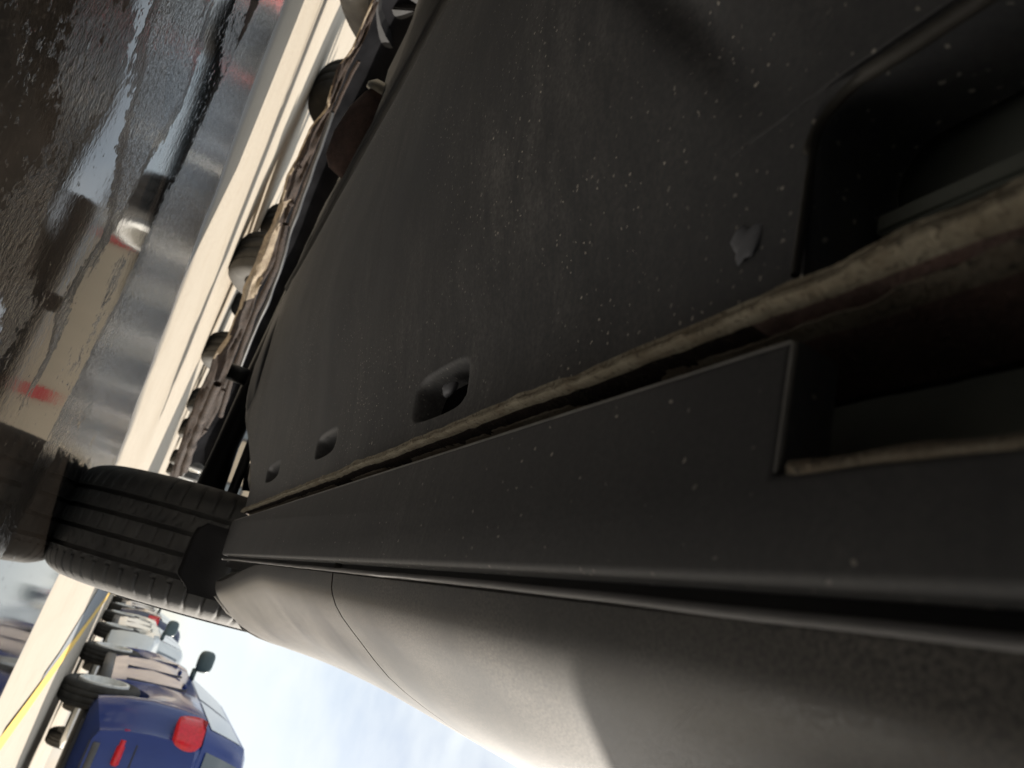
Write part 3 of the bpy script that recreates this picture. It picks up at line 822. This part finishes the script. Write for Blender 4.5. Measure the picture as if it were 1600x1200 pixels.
# engine and gearbox: dark castings with rounded lumps
def casting(name, lo, hi, amp, seed, mat='engine_iron', sub=14):
    bm = bmesh.new(); bm_box(bm, lo, hi)
    bmesh.ops.subdivide_edges(bm, edges=bm.edges[:], cuts=sub, use_grid_fill=True)
    cn = Vector([(lo[i] + hi[i]) / 2 for i in range(3)]); hs = Vector([(hi[i] - lo[i]) / 2 for i in range(3)])
    for v in bm.verts:
        d = v.co - cn
        q = Vector((d.x / hs.x, d.y / hs.y, d.z / hs.z))
        f = (abs(q.x) ** 5 + abs(q.y) ** 5 + abs(q.z) ** 5) ** 0.2
        v.co = cn + Vector((d.x / f, d.y / f, d.z / f)) * (1 + amp * (nz(*(v.co + Vector((seed, 0, 0))), 7.0)))
    return link(name, from_bm(bm), OC, mat)
casting('gearbox', (-1.30, 0.50, 0.192), (-0.55, 1.06, 0.56), 0.07, 2)
casting('engine', (-0.66, 1.02, 0.27), (-0.14, 1.68, 0.62), 0.10, 5)
casting('subframe', (-0.80, 1.18, 0.197), (-0.24, 1.36, 0.42), 0.06, 8)
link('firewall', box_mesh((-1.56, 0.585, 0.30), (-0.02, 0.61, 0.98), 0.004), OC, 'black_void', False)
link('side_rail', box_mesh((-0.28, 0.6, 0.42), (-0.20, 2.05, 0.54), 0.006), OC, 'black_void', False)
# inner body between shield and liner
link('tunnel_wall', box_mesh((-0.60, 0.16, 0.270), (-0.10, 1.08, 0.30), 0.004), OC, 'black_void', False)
# exhaust canister; the light on its end rim is put in as a cream ring
ca = at_y(588, 136, 0.98); cb = at_y(508, 262, 1.06)
ax = (cb - ca); ln = ax.length; ax.normalize()
M = Matrix.Translation(ca) @ ax.to_track_quat('Z', 'Y').to_matrix().to_4x4()
cz = lathe_mesh([(0, 0.001), (0, 0.028), (0.006, 0.034), (0.02, 0.040), (ln * 0.35, 0.0475), (ln * 0.65, 0.048), (ln * 0.9, 0.040), (ln, 0.026), (ln + 0.004, 0.001)], 28, 'Z'); cz.transform(M)
off = Vector((0, 0, 0.030))
cz.transform(Matrix.Translation(off))
can = link('exhaust_canister', cz, OC, 'canister_rust')
rg = lathe_mesh([(-0.006, 0.018), (-0.006, 0.036), (0.004, 0.044), (0.012, 0.043), (0.012, 0.03)], 28, 'Z'); rg.transform(Matrix.Translation(off) @ M)
link('lit_end_ring', rg, can, 'lit_rim_cream')

# --- torn front bumper hanging askew: broken lower edge, seen from inside
PP = (-0.82, 2.75, 0.15); PN = np.array((0.86, -0.5, 0.0))
outer = [(640, -90), (610, -50), (580, 3), (557, 57), (550, 75), (527, 105), (517, 135), (508, 172), (484, 200), (464, 245), (449, 272), (436, 318), (423, 355), (413, 370), (404, 396), (392, 424), (380, 450), (374, 478), (365, 500), (352, 532), (334, 556), (326, 581), (318, 600), (310, 611), (299, 644), (286, 680), (278, 704), (269, 732), (262, 755)]
inner = [(655, -90), (622, -50), (592, 3), (572, 57), (560, 80), (545, 105), (533, 135), (522, 162), (508, 195), (492, 235), (478, 268), (458, 318), (446, 345), (440, 367), (432, 400), (422, 424), (404, 450), (396, 478), (388, 502), (376, 532), (366, 556), (361, 570), (356, 590), (350, 612), (340, 644), (323, 674), (306, 692), (294, 717), (286, 742)]
def resample(pl, n):
    pl = np.array(pl, float); d = np.concatenate([[0], np.cumsum(np.hypot(*np.diff(pl, axis=0).T))])
    t = np.linspace(0, d[-1], n); return np.stack([np.interp(t, d, pl[:, 0]), np.interp(t, d, pl[:, 1])], 1)
no = 150
A = resample(outer, no); B = resample(inner, no)
rows = []
for i in range(no):
    row = []
    for u in np.linspace(0, 1, 9):
        p = A[i] * (1 - u) + B[i] * u
        q = at_plane(p[0] + 1.2 * nz(i * 0.35, u * 2, 0, 1), p[1], PP, PN)
        dep = 0.004 * math.sin(u * math.pi * 2.0 + 0.6 * nz(i * 0.08, 3)) + 0.012 * nz(i * 0.16, u * 4, 2) + 0.006 * nz(i * 0.5, u * 8, 5)
        row.append(tuple(q + Vector((PN[0], PN[1], 0)) * dep))
    row = [tuple(Vector(row[0]) + Vector((-0.05, 0.03, 0.004)))] + row + [tuple(Vector(row[-1]) + Vector((-0.05, 0.03, 0.0)))]
    rows.append(row)
bp = link('torn_bumper', grid_mesh(np.array(rows)), OC, ['bumper_edge', 'rust_shade_brown'])
for f_ in bp.data.polygons:
    i_ = f_.vertices[0] // 11; j_ = f_.vertices[0] % 11
    yv = A[min(i_, no - 1)][1]
    brown = (yv > 560 and j_ < 8 + 3 * nz(i_ * 0.1, 1)) or (yv > 470 and j_ > 2.5 + 4 * nz(i_ * 0.08, 6)) or (yv < 310 and j_ > 1.8 + 4 * nz(i_ * 0.12, 4)) or j_ > 6.5 + 4 * nz(i_ * 0.15, 9)
    f_.material_index = 1 if brown else 0
# inner shell of that bumper, rising behind the broken edge
rows = []
for i in range(0, no, 3):
    q = at_plane(A[i][0] * 0.35 + B[i][0] * 0.65, A[i][1] * 0.35 + B[i][1] * 0.65, PP, PN)
    row = []
    for z in np.linspace(0, 1, 10):
        zz = q.z + 0.004 + z * 0.11
        bulge = -0.06 * math.sin(z * math.pi * 0.9) - 0.012
        row.append((q.x + bulge * 0.86, q.y - bulge * 0.5, zz))
    rows.append(row)
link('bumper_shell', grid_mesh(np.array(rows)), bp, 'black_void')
# straps, brackets and a second rusty rail inside
def rail(name, pl, y, r, mat, n=40, amp=0.002, parent=OC):
    pl = resample(pl, n)
    pts = [at_plane(p[0], p[1], (PP[0] + y * 0.86, PP[1] - y * 0.5, PP[2]), PN) + Vector((0, 0, amp * nz(i * 0.4, y * 50))) for i, p in enumerate(pl)]
    return link(name, tube_mesh(pts, [r * (1 + 0.35 * nz(i * 0.3, 7)) for i in range(n)], 8), parent, mat)
rail('brace', [(560, 95), (533, 150), (505, 215), (486, 262), (460, 330), (452, 352)], 0.03, 0.005, 'rust_shade_brown', parent=bp)
rail('brace', [(446, 350), (434, 410), (414, 455), (398, 490), (378, 545), (362, 590), (345, 650)], 0.05, 0.010, 'rust_shade_brown', parent=bp)
rail('brace', [(340, 600), (322, 640), (302, 690), (288, 735)], 0.06, 0.016, 'rust_shade_brown', parent=bp)
rail('cable', [(520, 175), (498, 240), (476, 300), (455, 360), (438, 420), (420, 470), (392, 530), (370, 590)], 0.09, 0.006, 'black_rubber', parent=bp)
for (px, py, dd) in ((456, 318, 0.04), (467, 262, 0.04), (321, 672, 0.07), (349, 610, 0.05)):
    o = link('bolt', lathe_mesh([(-0.004, 0.001), (-0.004, 0.009), (0.004, 0.009), (0.006, 0.005), (0.006, 0.001)], 6, 'Z'), bp, 'rust_shade_brown', False)
    o.location = at_plane(px, py, (PP[0] + dd * 0.86, PP[1] - dd * 0.5, PP[2]), PN); o.rotation_euler = (math.radians(90), 0, math.radians(60))

# --- cabin (roof, screens) so the car is whole from the side
def shell(name, pts, mat, parent=OC):
    V = pts; return link(name, mesh(V, [tuple(range(len(V)))]), parent, mat, False)
ringz = lambda z, y0, y1, ins: [(-1.6 - 0.03 + ins, y0, z), (0.03 - ins, y0, z), (0.03 - ins, y1, z), (-1.63 + ins, y1, z)]
rg = [ringz(0.985, -2.05, 0.60, 0.0), ringz(1.2, -1.9, 0.25, 0.09), ringz(1.40, -1.72, -0.10, 0.18), ringz(1.46, -1.55, -0.35, 0.30)]
V = [v for r_ in rg for v in r_]
Fc = [(i * 4 + j, i * 4 + (j + 1) % 4, i * 4 + 4 + (j + 1) % 4, i * 4 + 4 + j) for i in range(3) for j in range(4)] + [(12, 13, 14, 15)]
link('cabin', mesh(V, Fc), OC, 'dark_paint', False)
link('side_window', mesh([(0.026, -0.55, 1.03), (0.026, 0.42, 1.03), (-0.135, -0.1, 1.37), (-0.135, -0.60, 1.37)], [(0, 1, 2, 3)]), OC, 'window_glass', False)
link('tailgate', box_mesh((-1.6, -2.18, 0.32), (0.0, -2.12, 0.99), 0.02), OC, 'dark_paint', False)

# ================================================================== OTHER VEHICLES
car('blue_car', 'blue hatchback with big red tail light, nearest car right of the yellow line', 1.13, 6.8, 4.4, 1.80, 1.70, 'paint_blue', wb=2.6, belt=1.22, hood=1.08, kind='hatch', gc=0.28)
car('white_car', 'white saloon parked directly in front of the blue hatchback', 1.16, 12.4, 4.4, 1.76, 1.5, 'paint_white', wb=2.65, belt=0.98, hood=0.9, kind='saloon', gc=0.2, rz=math.pi)
car('navy_car', 'dark navy tall car with red tail light, farthest of the row beside the yellow line', 1.2, 18.0, 4.5, 1.82, 1.68, 'paint_navy', wb=2.7, belt=1.12, hood=1.02, kind='hatch', gc=0.24)

# added box truck, out of view on our right, shaped to shade the rear flank
tr = thing('added_shade_truck', 'grey box truck added out of view to shade the dark car', 'truck', (1.7, 0, 0))
link('cargo_box', box_mesh((-1.14, -4.6, 0.40), (1.1, 0.655, 2.9), 0.03), tr, 'paint_slate', False)
link('rear_frame', box_mesh((-1.12, 0.657, 0.16), (1.08, 0.692, 2.86), 0.02), tr, 'trim_grey', False)
link('chassis', box_mesh((-0.45, -6.4, 0.3), (0.45, -4.5, 0.6), 0.02), tr, 'trim_black', False)
link('axle', box_mesh((-0.9, -1.36, 0.40), (0.9, -1.24, 0.52), 0.03), tr, 'trim_black', False)
link('cab', box_mesh((-1.0, -6.6, 0.55), (1.0, -4.7, 2.4), 0.14), tr, 'paint_white', False)
link('windscreen', box_mesh((-0.85, -6.62, 1.45), (0.85, -6.58, 2.15), 0.01), tr, 'window_glass', False)
for sx in (-1, 1):
    for yw in (-1.3, -5.7):
        wheel(tr, (sx * 0.82, yw, 0.42), 0.42, 0.26)

# low flatbed trailers left of our car: their tyres show under the torn bumper
def trailer(label, xr, y0, deck):
    t = thing('flatbed_trailer', label, 'trailer', (xr - 0.62, y0 + 0.84, 0), 0, 'flatbed trailers in line beyond the torn bumper')
    for sx in (-1, 1):
        for ya in (-0.84, 0.84):
            wheel(t, (sx * 0.515, ya, 0.28), 0.28, 0.21)
        link('side_rail', box_mesh((sx * 0.60 - 0.02, -1.25, 0.22), (sx * 0.60 + 0.02, 1.25, 0.29), 0.006), t, 'trim_black', False)
    link('deck', box_mesh((-0.40, -1.25, 0.235), (0.40, 1.25, 0.275), 0.006), t, deck, False)
    link('axle', box_mesh((-0.42, -0.87, 0.25), (0.42, -0.81, 0.31), 0.01), t, 'trim_black', False)
    link('axle', box_mesh((-0.42, 0.81, 0.25), (0.42, 0.87, 0.31), 0.01), t, 'trim_black', False)
    link('tongue', box_mesh((-0.04, 1.25, 0.22), (0.04, 1.65, 0.29), 0.008), t, 'trim_grey', False)
trailer('flatbed trailer with dusty tyres, nearest one behind the torn bumper edge', -1.23, 3.28, 'paint_beige')
trailer('flatbed trailer with dusty tyres, second behind the torn bumper edge', -1.26, 6.95, 'trim_grey')
trailer('flatbed trailer with dusty tyres, third and smallest behind the torn bumper', -1.28, 11.6, 'paint_silver')

# far row, upper left
fr = [(455, 235, 'paint_slate', 'slate blue car of the distant row, nearest the grey small tyre'), (478, 185, 'paint_navy', 'navy car in the middle of the distant row'), (500, 130, 'paint_silver', 'silver car in the distant row between the two red cones'), (518, 85, 'paint_white', 'white car of the distant row, next to the upper red cone')]
for i, (px, py, cm, lb) in enumerate(fr):
    v = ray(px, py); Yd = 15.0 + 0.6 * i
    X = v[0] / v[1] * Yd
    car('distant_car', lb, X - 0.85, Yd, 4.2, 1.75, 1.48, cm, group='distant row of cars at the upper left', gc=0.2, rz=math.pi)
# cones
def cone(label, px, py, z):
    v = ray(px, py); Yd = 9.0; X = v[0] / v[1] * Yd
    t = thing('traffic_cone', label, 'traffic cone', (X, Yd, 0), 0, 'red traffic cones')
    link('base', box_mesh((-0.17, -0.17, 0.0), (0.17, 0.17, 0.03), 0.01), t, 'cone_red', False)
    link('cone_body', lathe_mesh([(0.028, 0.125), (0.20, 0.090), (0.201, 0.0885), (0.34, 0.060), (0.341, 0.058), (0.46, 0.034), (0.47, 0.026), (0.47, 0.001)], 24, 'Z'), t, 'cone_red')
    link('band', lathe_mesh([(0.215, 0.089), (0.217, 0.0905), (0.32, 0.0685), (0.325, 0.066)], 24, 'Z'), t, 'cone_white')
cone('red cone at the very top edge of the yard strip, beside the dark tyre', 520, 45, 0)
cone('red cone lower down, standing in front of the navy distant car', 480, 160, 0)

# beige building with red sign boards far beyond; reflected in the puddle
bd = thing('beige_building', 'long low beige building with red boards beyond the parked cars, mirrored in the puddle', 'building', (0, 0, 0))
bm = bmesh.new(); bm_box(bm, (-11.2, 30.0, 0), (-2.0, 40.0, 6.0)); link('wall', from_bm(bm), bd, 'wall_beige', False)
link('roof', box_mesh((-11.5, 29.7, 6.0), (-1.7, 40.3, 6.25), 0.03), bd, 'roof_grey', False)
for x0 in (-11.0, -4.4):
    link('sign_board', box_mesh((x0, 29.86, 4.7), (x0 + 0.45, 29.995, 5.7), 0.02), bd, 'sign_red', False)
for x0 in (-9.6, -7.8, -6.1, -3.2):
    f_ = link('window', box_mesh((x0 - 0.1, 29.93, 1.3), (x0 + 1.1, 29.99, 2.7), 0.02), bd, 'trim_grey', False)
    link('pane', box_mesh((x0, 29.90, 1.4), (x0 + 1.0, 29.95, 2.6), 0.005), f_, 'window_glass', False)
